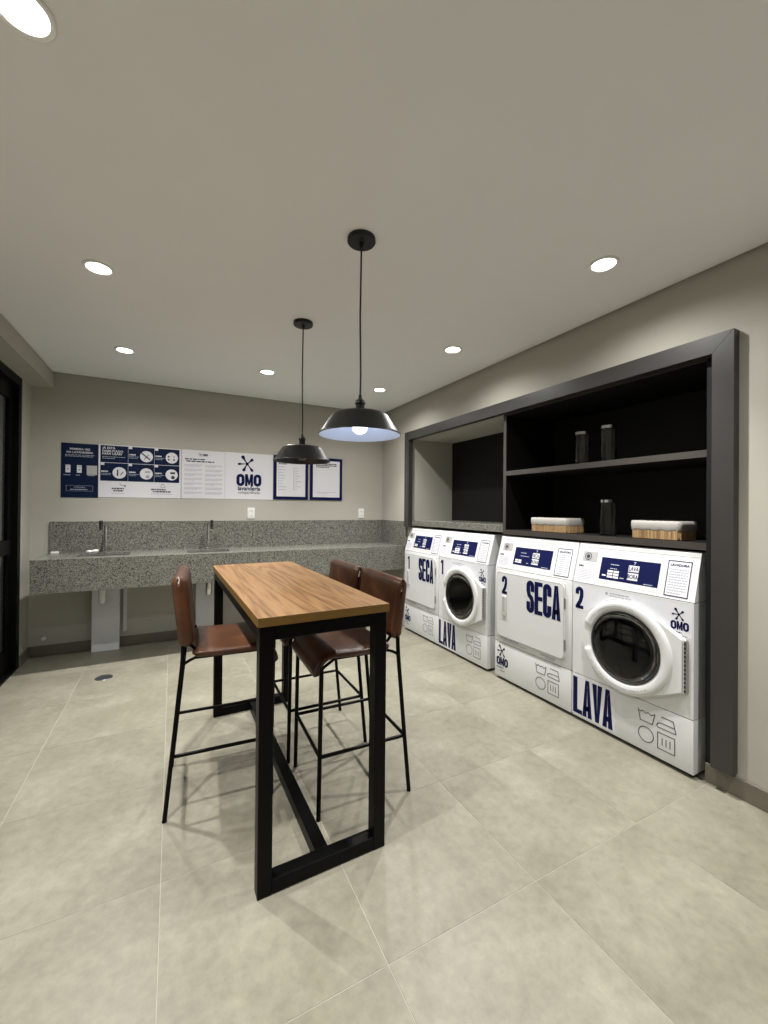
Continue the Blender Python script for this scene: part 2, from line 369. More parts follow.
# heavy condensed block letters: each draws into box x..x+w, z..z+h
def block(m_, ch, x, z, w_, h_, f, t=.36):
    T = t*w_; hw = T/2
    def g(u, v): return (x+u, z+v)
    P = lambda pts: m_.flat([g(*p) for p in pts], f)
    def S(pts): stroke(m_, [g(*p) for p in pts], T, f)
    r = w_/2-hw
    if ch == 'L': P([(0, 0), (w_, 0), (w_, T*.85), (T, T*.85), (T, h_), (0, h_)])
    elif ch == 'E':
        for v in (0, h_/2-T*.42, h_-T*.85): rect(m_, x+T*.9, x+w_*.98, z+v, z+v+T*.85, f)
        rect(m_, x, x+T, z, z+h_, f)
    elif ch == 'A':
        P([(0, 0), (T*.92, 0), (w_/2, h_*.80), (w_/2+T*.42, h_), (w_/2-T*.42, h_)]); P([(w_-T*.92, 0), (w_, 0), (w_/2+T*.42, h_), (w_/2, h_*.78)])
        rect(m_, x+w_*.24, x+w_*.76, z+h_*.17, z+h_*.30, f)
    elif ch == 'V':
        P([(0, h_), (T*.95, h_), (w_/2, h_*.2), (w_/2+T*.4, 0), (w_/2-T*.4, 0)]); P([(w_, h_), (w_-T*.95, h_), (w_/2, h_*.2), (w_/2+T*.4, 0)])
    elif ch == 'M':
        rect(m_, x, x+T*.8, z, z+h_, f); rect(m_, x+w_-T*.8, x+w_, z, z+h_, f)
        P([(T*.2, h_), (T*.9, h_), (w_/2+T*.25, h_*.1), (w_/2-T*.25, h_*.1)]); P([(w_-T*.2, h_), (w_-T*.9, h_), (w_/2-T*.25, h_*.1), (w_/2+T*.25, h_*.1)])
    elif ch == 'O':
        S(arc(w_/2, h_-r-hw, r, r, 0, 180) + arc(w_/2, r+hw, r, r, 180, 360) + [(w_/2+r, h_-r-hw)])
    elif ch == 'C':
        S([(w_/2+r, h_*.64)] + arc(w_/2, h_-r-hw, r, r, 0, 180) + arc(w_/2, r+hw, r, r, 180, 360) + [(w_/2+r, h_*.36)])
    elif ch == 'S':
        S([(w_/2+r, h_*.66)] + arc(w_/2, h_-r-hw, r, r, 0, 180) + [(hw, h_*.66), (w_*.35, h_*.54), (w_*.65, h_*.46), (w_-hw, h_*.34)] + arc(w_/2, r+hw, r, r, 0, -180) + [(hw, h_*.34)])
    elif ch == '1':
        rect(m_, x+w_*.5, x+w_*.5+T, z, z+h_, f); P([(w_*.5, h_), (w_*.5, h_*.80), (w_*.15, h_*.76), (w_*.15, h_*.86)])
    elif ch == '2':
        S([(hw, h_*.66)] + arc(w_/2, h_-r-hw, r, r, 180, 0) + [(w_-hw, h_*.60), (w_*.62, h_*.36), (hw*1.1, T*.6)]); rect(m_, x, x+w_, z, z+T*.85, f)
def word(m_, s, x, z, w_, h_, f, t=.36, gap=.06):
    n = len(s); cw = w_/(n+gap*(n-1))
    for k, ch in enumerate(s): block(m_, ch, x+k*cw*(1+gap), z, cw, h_, f, t)
def splat(m_, cx, cz, s, f):                # five-armed paint splash emblem
    disc(m_, cx, cz, .10*s, f, 14)
    for ang, ln, hd in ((122, .62, .115), (42, .50, .10), (183, .60, .075), (306, .62, .085), (243, .56, .10)):
        a = math.radians(ang); u = Vector((math.cos(a), math.sin(a))); v = Vector((-u.y, u.x))
        prof = [(0, .05), (.25, .035), (.5, .045), (.72, .085), (.86, .10), (.96, .07)]
        k = hd/.1
        pts = [(cx+s*(u.x*ln*p+v.x*q*k), cz+s*(u.y*ln*p+v.y*q*k)) for p, q in prof] + [(cx+s*u.x*ln, cz+s*u.y*ln)] + [(cx+s*(u.x*ln*p-v.x*q*k), cz+s*(u.y*ln*p-v.y*q*k)) for p, q in reversed(prof)]
        m_.flat(pts, f)
def lines(m_, x0, x1, z0, z1, n, f, th=.5, words=True, rnd=None):
    rnd = rnd or random; p = (z1-z0)/n
    for k in range(n):
        zc = z1-(k+.5)*p; x = x0; end = x1 if k < n-1 else x0+(x1-x0)*rnd.uniform(.5, .95)
        if not words: rect(m_, x0, end, zc-p*th/2, zc+p*th/2, f); continue
        while x < end-1e-6:
            ln = rnd.uniform(.03, .12)*(x1-x0)+.004; rect(m_, x, min(x+ln, end), zc-p*th/2, zc+p*th/2, f); x += ln + (x1-x0)*.018+.001
def text_mesh(s, size, bold=0., sx=1.):
    c = bpy.data.curves.new('t', 'FONT'); c.body = s; c.size = size; c.align_x = 'CENTER'; c.offset = bold; c.resolution_u = 3
    o = bpy.data.objects.new('t', c); COL.objects.link(o); bpy.context.view_layer.update()
    me = bpy.data.meshes.new_from_object(o.evaluated_get(bpy.context.evaluated_depsgraph_get()))
    bpy.data.objects.remove(o); bpy.data.curves.remove(c); return me
def put_text(m_, s, cx, z, size, f, bold=0., sx=1., left=False):
    me = text_mesh(s, size, bold)
    xs = [v.co.x for v in me.vertices]; off_ = -min(xs) if left else 0
    vv = [m_.bm.verts.new(f(cx+(v.co.x+off_)*sx, z+v.co.y)) for v in me.vertices]
    for p in me.polygons:
        try: m_.bm.faces.new([vv[i] for i in p.vertices])
        except ValueError: pass
    bpy.data.meshes.remove(me)

# ------------------------------------------------------------------ wall posters (x right, y into wall, z up)
def poster(name, x0, x1, z0, z1, mat, label, cat='poster', t=.004):
    e = empty(name, (x0, YB, z0), 0, label, cat)
    MB().box(0, x1-x0, -t, 0, 0, z1-z0).build('sheet', mat, e)
    return e, x1-x0, z1-z0
FP = lambda e=.0048: (lambda u, v: (u, -e, v))
rnd = random.Random(3)
# 1 navy first-use sheet
e, pw, ph = poster('wall_poster', -.905, -.6255, 1.416, 1.914, 'navy_print', 'dark blue first-use instruction poster at the left end of the row')
m_ = MB(); put_text(m_, 'PRIMEIRA VEZ', pw/2, .437, .025, FP(), .0004); put_text(m_, 'NA LAVANDERIA?', pw/2, .408, .025, FP(), .0004); m_.build('heading', 'white_paper', e)
m_ = MB(); lines(m_, .03, .25, .372, .398, 2, FP(), .35, rnd=rnd); m_.build('small_print', 'pale_print', e)
for x in (.02, .11, .20): m_ = MB(); lines(m_, x, x+.06, .20, .212, 1, FP(), .5, rnd=rnd); m_.build('picture_caption', 'pale_print', e)
m_ = MB()
stroke(m_, [(.04, .06), (.24, .06), (.24, .11), (.04, .11)], .0015, FP(), True); lines(m_, .07, .21, .066, .082, 1, FP(), .4, rnd=rnd); put_text(m_, 'ATENÇÃO', pw/2, .088, .018, FP())
m_.build('boxed_print', 'pale_print', e)
for k, x in enumerate((.034, .118)):
    m_ = MB(); rect(m_, x, x+.036, .228, .298, FP()); m_.build('machine_picture', 'white_paper', e)
    m_ = MB(); disc(m_, x+.018, .262 if k == 0 else .255, .010, FP(.0056), 14); rect(m_, x+.006, x+.03, .283, .290, FP(.0056)); m_.build('machine_picture_detail', 'grey_print', e)
m_ = MB(); rect(m_, .192, .272, .212, .298, FP()); m_.build('blank_square', 'sticker_grey', e)
# 2 six-step sheet
e, pw, ph = poster('wall_poster', -.6225, .068, 1.424, 1.922, 'white_paper', 'wide poster of six blue picture steps above a white strip')
zs0, zs1, zs2 = .155, .327, .490; cxs = [.012, .235, .455, .678]
for r in range(2):
    for c in range(3):
        m_ = MB(); z0, z1 = (zs1+.002, zs2) if r == 0 else (zs0, zs1-.002); x0, x1 = cxs[c]+.001, cxs[c+1]-.001
        rect(m_, x0, x1, z0, z1, FP()); m_.build('step_cell', 'navy_print', e)
        if r == 0 and c == 0: continue
        m_ = MB(); disc(m_, x0+.152, (z0+z1)/2-.006, .055, FP(.0055), 28); m_.build('step_picture', 'white_paper', e)
        m_ = MB(); rect(m_, x0+.003, x0+.032, z1-.022, z1+.004, FP(.0055)); m_.build('step_number', 'white_paper', e)
        m_ = MB(); lines(m_, x0+.008, x0+.08, (z0+z1)/2-.003, (z0+z1)/2+.012, 1, FP(.0055), .8, rnd=rnd); m_.build('step_caption', 'white_paper', e)
        m_ = MB(); lines(m_, x0+.008, x0+.088, (z0+z1)/2-.035, (z0+z1)/2-.008, 2, FP(.0055), .3, rnd=rnd); m_.build('step_small_print', 'pale_print', e)
        m_ = MB(); cx, cz = x0+.152, (z0+z1)/2-.006; F2 = FP(.0062)
        if (r, c) == (0, 1): stroke(m_, [(cx-.045, cz+.035), (cx+.03, cz-.03)], .012, F2); stroke(m_, [(cx-.02, cz-.03), (cx+.02, cz+.02)], .005, F2)
        elif (r, c) == (0, 2):
            for dx, dz in ((-.028, -.018), (-.028, .012), (.02, -.018)): m2 = MB(); disc(m2, cx+dx, cz+dz, .009, F2, 10); m2.build('step_drawing', 'dark_print', e)
            disc(m_, cx+.02, cz+.012, .009, F2, 10)
        elif (r, c) == (1, 0): rect(m_, cx-.02, cx-.008, cz-.03, cz+.03, F2); stroke(m_, [(cx+.01, cz-.02), (cx+.03, cz+.01)], .008, F2)
        else: rect(m_, cx-.012, cx+.03, cz+.008, cz+.028, F2); disc(m_, cx+.012, cz-.026, .017, F2, 14)
        m_.build('step_drawing', 'dark_print' if (r+c) % 2 else 'grey_print', e)
m_ = MB(); put_text(m_, 'JÁ ESTÁ', .028, .456, .029, FP(.0055), .0005, left=True); put_text(m_, 'HABILITADO', .028, .427, .029, FP(.0055), .0005, left=True); put_text(m_, 'PARA USAR?', .028, .402, .029, FP(.0055), .0005, left=True); m_.build('heading', 'white_paper', e)
m_ = MB(); lines(m_, .028, .21, .36, .39, 2, FP(.0055), .3, rnd=rnd); m_.build('small_print', 'pale_print', e)
for cx, wd in ((.19, .085), (.53, .10)):
    m_ = MB(); lines(m_, cx-wd, cx+wd, .075, .092, 1, FP(), .8, rnd=rnd); lines(m_, cx-wd*.85, cx+wd*.85, .054, .071, 1, FP(), .8, rnd=rnd); m_.build('contact_heading', 'dark_print', e)
    m_ = MB(); lines(m_, cx-wd, cx+wd, .032, .044, 1, FP(), .4, rnd=rnd); m_.build('fine_print', 'grey_print', e)
m_ = MB(); stroke(m_, arc(.53, .122, .014, .014, -30, 210), .004, FP()); stroke(m_, [(.505, .106), (.555, .106)], .003, FP()); m_.build('contact_symbol', 'dark_print', e)
m_ = MB(); stroke(m_, [(.165, .130), (.185, .115), (.205, .110), (.215, .122)], .004, FP()); disc(m_, .212, .108, .007, FP(), 10); m_.build('contact_symbol', 'dark_print', e)
# 3 rules sheet
e, pw, ph = poster('wall_poster', .076, .486, 1.426, 1.924, 'white_paper', 'white rules poster with two columns of small grey print')
m_ = MB(); splat(m_, pw/2-.03, .452, .035, FP()); word(m_, 'OMO', pw/2-.012, .440, .05, .024, FP()); m_.build('logo', 'navy', e)
m_ = MB(); lines(m_, .03, pw-.03, .396, .412, 1, FP(), .75, rnd=rnd); lines(m_, .04, pw-.04, .374, .390, 1, FP(), .75, rnd=rnd); m_.build('heading', 'dark_print', e)
for c in range(2):
    for r in range(7):
        m_ = MB(); x0 = .025+c*.195; z1 = .352-r*.047
        lines(m_, x0, x0+.165, z1-.028, z1, 3, FP(), .42, rnd=rnd); m_.build('paragraph', 'grey_print', e)
# 4 logo sheet
e, pw, ph = poster('wall_poster', .4885, .9905, 1.426, 1.927, 'white_paper', 'white square poster with large dark splash logo in the middle of the row')
m_ = MB(); splat(m_, .225, .385, .165, FP()); word(m_, 'OMO', .115, .142, .262, .132, FP(), .38, .05); m_.build('logo', 'navy', e)
m_ = MB(); put_text(m_, 'lavanderia', .246, .098, .062, FP(), .0018, .94); m_.build('lettering', 'navy', e)
m_ = MB(); put_text(m_, 'compartilhada', .246, .060, .044, FP(), .0002, .90); m_.build('lettering', 'dark_print', e)
# 5, 6 navy framed notices
for k, (x0, x1) in enumerate(((.996, 1.392), (1.416, 1.815))):
    e, pw, ph = poster('wall_notice', x0, x1, 1.432, 1.930, 'navy', 'white notice of text columns in navy frame partly behind the far pendant' if k == 0 else 'navy framed notice at the right end of the poster row', 'notice', .012)
    m_ = MB(); m_.box(.034, pw-.034, -.0135, -.011, .034, ph-.034); m_.build('paper', 'white_paper', e)
    if k == 0:
        m_ = MB(); lines(m_, .055, .17, .395, .425, 2, FP(.0145), .7, rnd=rnd); m_.build('heading', 'dark_print', e); m_ = MB(); lines(m_, .20, .34, .402, .42, 1, FP(.0145), .5, rnd=rnd); m_.build('heading', 'dark_print', e)
        m_ = MB()
        for r in range(9): lines(m_, .05, .17 if r % 2 else .15, .36-r*.032, .375-r*.032, 1, FP(.0145), .4, rnd=rnd); lines(m_, .24, .32 if r % 2 else .29, .35-r*.030, .365-r*.030, 1, FP(.0145), .5, rnd=rnd)
        rect(m_, .225, .231, .10, .37, FP(.0145)); m_.build('columns_of_print', 'grey_print', e)
    else:
        m_ = MB(); lines(m_, .07, pw-.07, .38, .438, 3, FP(.0145), .6, rnd=rnd); m_.build('heading', 'dark_print', e)
        m_ = MB(); lines(m_, .08, pw-.08, .075, .10, 2, FP(.0145), .35, rnd=rnd); m_.build('small_print', 'grey_print', e)

# sockets
for x, lab in ((.759, 'white double wall socket under the logo poster'), (2.073, 'white double wall socket near the back right corner')):
    e = empty('wall_socket', (x, YB, 1.277), 0, lab, 'socket', 'white wall sockets')
    MB().box(-.038, .038, -.009, 0, -.060, .060, .003, 2).build('plate', 'white_plastic', e, True)
    for z in (-.024, .026):
        s_ = MB().box(-.021, .021, -.012, -.009, z-.013, z+.013, .002, 1).build('outlet', 'white_plastic', e)
        m_ = MB()
        for dx in (-.010, 0, .010): disc(m_, dx, z+(.003 if dx == 0 else -.002), .003, FP(.0126), 8)
        m_.build('pin_holes', 'dark_print', s_)

# ------------------------------------------------------------------ granite sink counter
CX0, CX1, CY0, CT, CB = -.978, XR-.001, 4.07, .913, .648
e = empty('sink_counter', ((CX0+CX1)/2, YB, 0), 0, 'long grey granite sink counter with apron and backsplash along back wall', 'counter')
ex = (CX0+CX1)/2
def C(x): return x-ex
sinks = [(-.72, -.34, 4.225, 4.50), (.126, .50, 4.205, 4.48)]
m_ = MB(); y0, y1 = CY0-YB, -.001
xs = [CX0, sinks[0][0], sinks[0][1], sinks[1][0], sinks[1][1], CX1]
for k in range(5):
    a, b_ = C(xs[k]), C(xs[k+1])
    if k in (1, 3):
        s = sinks[k//2]; m_.box(a, b_, y0, s[2]-YB, CT-.02, CT); m_.box(a, b_, s[3]-YB, y1, CT-.02, CT)
    else: m_.box(a, b_, y0, y1, CT-.02, CT)
m_.build('worktop', 'granite', e)
MB().box(C(CX0), C(CX1), y0, y0+.02, CB, CT-.02).build('apron', 'granite', e)
MB().box(C(CX0), C(CX0)+.02, y0+.02, y1, CB, CT-.02).build('apron', 'granite', e)
MB().box(C(CX0), C(CX1), -.021, -.001, CT, 1.195).build('backsplash', 'granite', e)
MB().box(C(CX1)-.02, C(CX1), -(YB-4.008), -.021, CT, 1.195).build('backsplash', 'granite', e)
for s in sinks:
    a, b_, c, d_ = C(s[0]), C(s[1]), s[2]-YB, s[3]-YB; z0 = CT-.20
    m_ = MB(); m_.box(a-.012, a, c-.012, d_+.012, z0, CT-.0205); m_.box(b_, b_+.012, c-.012, d_+.012, z0, CT-.0205); m_.box(a, b_, c-.012, c, z0, CT-.0205); m_.box(a, b_, d_, d_+.012, z0, CT-.0205); m_.box(a-.012, b_+.012, c-.012, d_+.012, z0-.012, z0)
    bs = m_.build('basin', 'steel', e)
    MB().lathe([(.002, z0+.003), (.03, z0+.003), (.035, z0+.0005)], 20, c=((a+b_)/2, (c+d_)/2, 0)).build('drain', 'chrome', bs, True)
def faucet(x, y, rz, label):
    f = empty('faucet', (x, y, CT), rz, label, 'faucet', 'counter taps')
    MB().lathe([(.001, 0), (.027, 0), (.027, .008), (.020, .014), (.0145, .018), (.0145, .255), (.001, .258)], 20).build('column', 'chrome', f, True)
    MB().tube([(0, 0, .250), (0, -.02, .256), (0, -.26, .256)], .0085, 12).build('spout', 'chrome', f, True)
    MB().lathe([(.001, .300), (.013, .299), (.0145, .294), (.0145, .235), (.012, .228), (.012, .214), (.001, .213)], 18, c=(0, -.265, 0)).build('nozzle', 'dark_chrome', f, True)
    h = MB().lathe([(.0125, .05), (.019, .052), (.019, .082), (.0125, .084)], 18).build('valve', 'chrome', f, True)
    MB().tube([(.015, 0, .067), (.055, 0, .075)], .005, 8).build('lever', 'chrome', h, True)
faucet(-.553, 4.565, 0, 'chrome high-arm tap at the left sink')
faucet(.322, 4.545, .05, 'chrome high-arm tap at the right sink')
for k, (x, y, s) in enumerate(((-.672, 4.56, 1.), (-.628, 4.575, 1.15))):
    o = MB().lathe([(.001, 0), (.016*s, .002), (.021*s, .011*s), (.017*s, .020*s), (.001, .025*s)], 14).build('soap_piece', 'soap', None, True)
    o.location = (x, y, CT); o.scale = (1.2, .8, 1); o.rotation_euler.z = .4*k
    tag(o, 'left one of two small white lumps by the left tap' if k == 0 else 'right one of two small white lumps by the left tap', 'soap', 'white lumps on counter')
o = MB().box(-.028, .028, -.02, .02, 0, .016, .004, 2).build('soap_dish', 'soap', None, True); o.location = (-.93, 4.60, CT); tag(o, 'small flat white dish at the left end of the granite counter', 'dish')
# traps, boards, pipes under the counter
for k, x in enumerate((-.553, .322)):
    t = empty('drain_trap', (x, 4.40, CT-.212), 0, ['white plastic drain trap hanging below the left sink', 'chrome drain trap hanging below the right sink'][k], 'drain pipe', 'sink drain traps')
    mt = ('white_plastic', 'chrome')[k]
    MB().lathe([(.001, 0), (.032, 0), (.032, -.02), (.018, -.03), (.018, -.10)], 20).build('collar', mt, t, True)
    MB().lathe([(.019, -.10), (.030, -.105), (.030, -.20), (.024, -.225), (.001, -.23)], 20).build('bottle', mt, t, True)
    MB().tube([(0, .02, -.12), (0, .11, -.12)], .014, 12).build('outlet_pipe', mt, t, True)
for k, x in enumerate((-.650, .215)):
    o = MB().box(0, .217, 0, .02, 0, CT-.0215, .002, 1).build('support_panel', 'white_board'); o.location = (x, 4.553, 0)
    tag(o, ['white upright panel on the floor below the left sink', 'white upright panel below the right sink, behind the table leg'][k], 'panel', 'panels under the counter')
    o = MB().box(0, .03, -.016, 0, .14, CB+.20, .004, 2).build('wall_conduit', 'white_board'); o.location = (x+.235, YB, 0)
    tag(o, ['narrow white vertical conduit on wall beside the left white panel', 'narrow white vertical conduit beside the right white panel'][k], 'conduit', 'white conduits under the counter')
o = MB().lathe([(.001, 0), (.018, 0), (.018, -.02), (.013, -.024), (.013, -.04), (.001, -.041)], 16, 'y').build('pipe_cap', 'white_plastic', None, True); o.location = (-1.01, YB, .155)
tag(o, 'small white capped pipe stub low on wall in left corner', 'pipe')
g = empty('floor_drain', (-.465, 3.85, 0), 0, 'round dark metal floor drain set in the tiles before the counter', 'floor drain')
MB().lathe([(.001, .0015), (.050, .0015), (.056, .0035), (.060, .0005)], 32).build('rim', 'drain_dark', g, True)
for k in range(5):
    MB().box(-.004, .004, -.034+abs(k-2)*.006, .034-abs(k-2)*.006, .0014, .003).build('slot', 'rubber', g).location = ((k-2)*.017, 0, 0)

# ------------------------------------------------------------------ built-in cabinet on the right
FX = 2.315                                     # face of the frame
cb = empty('built_in_cabinet', (XR, 2.47, 0), 0, 'dark grey framed built-in cabinet with open shelves above the machines', 'cabinet')
def K(name, mat, x0, x1, y0, y1, z0, z1, bev=.0012, parent=cb):
    return MB().box(x0-XR, x1-XR, y0-2.47, y1-2.47, z0, z1, bev, 1).build(name, mat, parent)
FY0, FY1, IY0, IY1, FZ, IZ = .948, 4.005, 1.036, 3.915, 2.192, 2.101
def mitred(name, poly):                        # polygon in y,z
    MB().prism_x([(y-2.47, z) for y, z in poly], FX-XR, .001).build(name, 'frame_lam', cb)
mitred('frame_post', [(FY0, .105), (IY0, .105), (IY0, IZ), (FY0, FZ)])
mitred('frame_post', [(IY1, 1.135), (FY1, 1.135), (FY1, FZ), (IY1, IZ)])
mitred('frame_head', [(FY0+.0015, FZ), (IY0+.0015, IZ+.0005), (IY1-.0015, IZ+.0005), (FY1-.0015, FZ)])
K('side_panel', ['carcass'], 2.3675, 2.92, 1.003, 1.081, 0.0, 2.111)
K('divider', ['carcass'], 2.3715, 2.92, 2.473, 2.503, 1.142, 2.111); K('divider_edge', 'carcass_edge', 2.3695, 2.3715, 2.473, 2.503, 1.142, 2.111, 0)
K('top_board', 'carcass', 2.3715, 2.92, 1.081, 2.473, 2.090, 2.111); K('top_board_edge', 'carcass_edge', 2.3695, 2.3715, 1.081, 2.473, 2.090, 2.103, 0)
K('shelf', 'carcass', 2.3715, 2.918, 1.081, 2.473, 1.609, 1.645); K('shelf_edge', 'carcass_edge', 2.3695, 2.3715, 1.081, 2.473, 1.609, 1.645, 0)
K('bottom_board', 'carcass', 2.3715, 2.92, 1.081, 2.473, 1.140, 1.176); K('bottom_board_edge', 'carcass_edge', 2.3695, 2.3715, 1.081, 2.473, 1.140, 1.176, 0)
K('back_panel', 'carcass', 2.92, 2.938, 1.003, 2.488, 1.12, 2.111); K('back_panel', 'carcass', 2.92, 2.938, 2.488, 3.929, 1.12, 2.111)
o = MB().box(2.368-XR, 2.919-XR, -.713, .713, 0, .058, .002, 1).build('granite_ledge', 'granite'); o.location = (XR, 3.2165, 1.153)
tag(o, 'grey granite ledge in the niche above the far pair of machines', 'ledge')

# jars
def jar(x, y, z, h, label):
    t = empty('glass_jar', (x, y, z), 0, label, 'jar', 'tall lidded glass jars on the shelves'); r = .047
    MB().lathe([(.001, .001), (r-.004, .001), (r, .006), (r, h-.030), (r-.005, h-.022), (r-.008, h-.022), (r-.004, h-.032), (r-.004, .010), (r-.008, .007), (.001, .007)], 36).build('vessel', 'jar_glass', t, True)
    MB().lathe([(.001, h), (r-.003, h), (r+.001, h-.003), (r+.001, h-.021), (r-.002, h-.0215), (.001, h-.0215)], 36).build('lid', 'chrome', t, True)
jar(2.472, 1.862, 1.645, .225, 'left one of two tall glass jars on the upper shelf')
jar(2.472, 1.673, 1.645, .235, 'right one of two tall glass jars on the upper shelf')
jar(2.476, 1.675, 1.176, .232, 'tall glass jar on the lower shelf between the bamboo boxes')
# baskets
def basket(x, y0, y1, dpt, label, z=1.176):
    W_ = y1-y0; t = empty('storage_basket', (x+dpt/2, (y0+y1)/2, z), 0, label, 'basket', 'bamboo baskets with cloth liners'); a, b_ = dpt/2, W_/2
    m_ = MB()
    nn = max(1, int(W_/.012))
    body = MB().box(-a+.004, a-.004, -b_+.004, b_-.004, 0, .062, .012, 3).build('body', 'bamboo', t, True)
    for k in range(nn):
        y = -b_+.012+(2*b_-.024)*(k+.5)/nn; sl = MB().box(-a, -a+.005, y-.0052, y+.0052, .002, .061, .001, 1).build('slat', 'bamboo', body)
    nd = int(dpt/.012)
    for k in range(nd):
        xx = -a+.012+(2*a-.024)*(k+.5)/nd; MB().box(xx-.0052, xx+.0052, -b_, -b_+.005, .002, .061, .001, 1).build('slat', 'bamboo', body)
    # cloth liner folded over the rim, slightly wavy lower edge
    ring = []; N = 96; rc = .02
    m_ = MB()
    def peri(s):
        per = [(-a, -b_), (a, -b_), (a, b_), (-a, b_)]; Ls = [2*a, 2*b_, 2*a, 2*b_]; tot = sum(Ls); q = s*tot
        for i in range(4):
            if q <= Ls[i]: p0, p1 = per[i], per[(i+1) % 4]; f_ = q/Ls[i]; return p0[0]+(p1[0]-p0[0])*f_, p0[1]+(p1[1]-p0[1])*f_
            q -= Ls[i]
        return per[0]
    prof = [(.001, .052), (.004, .060), (.005, .085), (.003, .100), (-.002, .104), (-.009, .098), (-.011, .060)]
    rings = []
    for q, (off_, zz) in enumerate(prof):
        row = []
        for k in range(N):
            px, py = peri(k/N); l = math.hypot(px, py)
            nx = max(-1, min(1, (abs(px)-(a-rc))/rc)); ny = max(-1, min(1, (abs(py)-(b_-rc))/rc)); nx = max(nx, 0)*math.copysign(1, px); ny = max(ny, 0)*math.copysign(1, py)
            ln = math.hypot(nx, ny) or 1
            if ln > 1: px = math.copysign(a-rc, px)+rc*nx/ln; py = math.copysign(b_-rc, py)+rc*ny/ln
            wob = .003*math.sin(k*.9)+.002*math.sin(k*2.3+1) if q < 2 else .0008*math.sin(k*1.7+q)
            row.append(m_.bm.verts.new((px+nx/ln*off_, py+ny/ln*off_, zz+(wob if q < 5 else 0))))
        rings.append(row)
    for r0, r1_ in zip(rings, rings[1:]):
        for k in range(N): m_.bm.faces.new((r0[k], r0[(k+1) % N], r1_[(k+1) % N], r1_[k]))
    m_.bm.faces.new(rings[-1])
    m_.build('liner', 'cloth_liner', t, True, 60)
basket(2.42, 1.936, 2.263, .185, 'longer bamboo basket with white liner on the lower shelf, left of the jar')
basket(2.42, 1.226, 1.495, .175, 'bamboo basket with white liner on the lower shelf, right of the jar')

# ------------------------------------------------------------------ washing machines and dryers
# local frame: x right, y into the machine, z up; front face at y = 0
MX = 2.305
SEAM, LOW, TOPZ, SL, DEPTH = .877, .294, 1.126, .067, .60
def slope(e=.0): # map u,v(height) to the slanted head
    n = Vector((0, -(TOPZ-.022-SEAM), SL)).normalized()
    def f(u, v):
        k = (v-SEAM)/(TOPZ-.022-SEAM); return (u, .004+k*(SL-.004)+n.y*e, v+n.z*e)
    return f
FF = lambda e=.0012: (lambda u, v: (u, -e, v))
def machine_body(t, W_, washer):
    m_ = MB().box(.003, W_-.003, 0, DEPTH, .022, LOW-.002, .004, 2); m_.build('base_panel', 'enamel', t, True)
    if washer:
        cx, cz, r = .354*W_/.70, .560, .205; N = 64; m_ = MB()
        x0, x1, z0, z1 = .003, W_-.003, LOW+.002, SEAM-.002
        def edge(a):
            u, v = math.cos(a), math.sin(a); k = min(((x1 if u > 0 else x0)-cx)/u if abs(u) > 1e-6 else 9, ((z1 if v > 0 else z0)-cz)/v if abs(v) > 1e-6 else 9); return cx+u*k, cz+v*k
        angs = sorted([2*PI*k/N for k in range(N)] + [math.atan2(zz-cz, xx-cx) % (2*PI) for xx in (x0, x1) for zz in (z0, z1)])
        inn = [m_.bm.verts.new((cx+r*math.cos(a), 0, cz+r*math.sin(a))) for a in angs]; out = [m_.bm.verts.new((edge(a)[0], 0, edge(a)[1])) for a in angs]
        bk = [m_.bm.verts.new((v.co.x, DEPTH, v.co.z)) for v in out]; n = len(angs)
        dp = [m_.bm.verts.new((v.co.x, .05, v.co.z)) for v in inn]
        for k in range(n):
            j = (k+1) % n
            m_.bm.faces.new((inn[k], inn[j], out[j], out[k])); m_.bm.faces.new((out[k], out[j], bk[j], bk[k])); m_.bm.faces.new((inn[k], dp[k], dp[j], inn[j]))
        m_.bm.faces.new(bk); m_.build('cabinet_body', 'enamel', t, True, 30)
        dr = MB().lathe([(.2045, .05), (.185, .055), (.180, .07), (.195, .075), (.195, .40), (.15, .42), (.06, .40), (.001, .395)], 48, 'y', (cx, 0, cz)).build('drum', 'drum_steel', t, True)
        for k in range(3):
            a = k*2*PI/3+.5; m2 = MB(); m2.box(-.018, .018, .085, .38, -.194, -.155, .008, 2)
            ob = m2.build('drum_paddle', 'drum_steel', dr, True); ob.location = (cx, 0, cz); ob.rotation_euler.y = a
    else:
        MB().box(.003, W_-.003, 0, DEPTH, LOW+.002, SEAM-.002, .004, 2).build('cabinet_body', 'enamel', t, True)
    # slanted control head
    prof = [(.004, SEAM+.002), (SL, TOPZ-.022), (SL+.002, TOPZ-.006), (SL+.010, TOPZ), (DEPTH, TOPZ), (DEPTH, SEAM+.002)]
    MB().prism_x(prof, .003, W_-.003).build('control_head', 'enamel', t)
    f = slope(.002); m_ = MB(); stroke(m_, [(.004, TOPZ-.026), (W_-.004, TOPZ-.026)], .0022, slope(.0012)); m_.build('lid_seam', 'sticker_grey', t)
    m_ = MB(); m_.box(.01, W_-.01, .012, DEPTH-.01, .022, .03); m_.box(.008, W_-.008, .008, DEPTH-.01, LOW-.003, LOW+.003); m_.box(.008, W_-.008, .008, DEPTH-.01, SEAM-.003, SEAM+.003); m_.build('seam_filler', 'dark_gap', t)
    for x in (.05, W_-.05):
        for y in (.06, DEPTH-.06): MB().lathe([(.022, 0), (.022, .012), (.010, .014), (.010, .024)], 16, c=(x, y, 0), cap=True).build('foot', 'rubber', t, True)
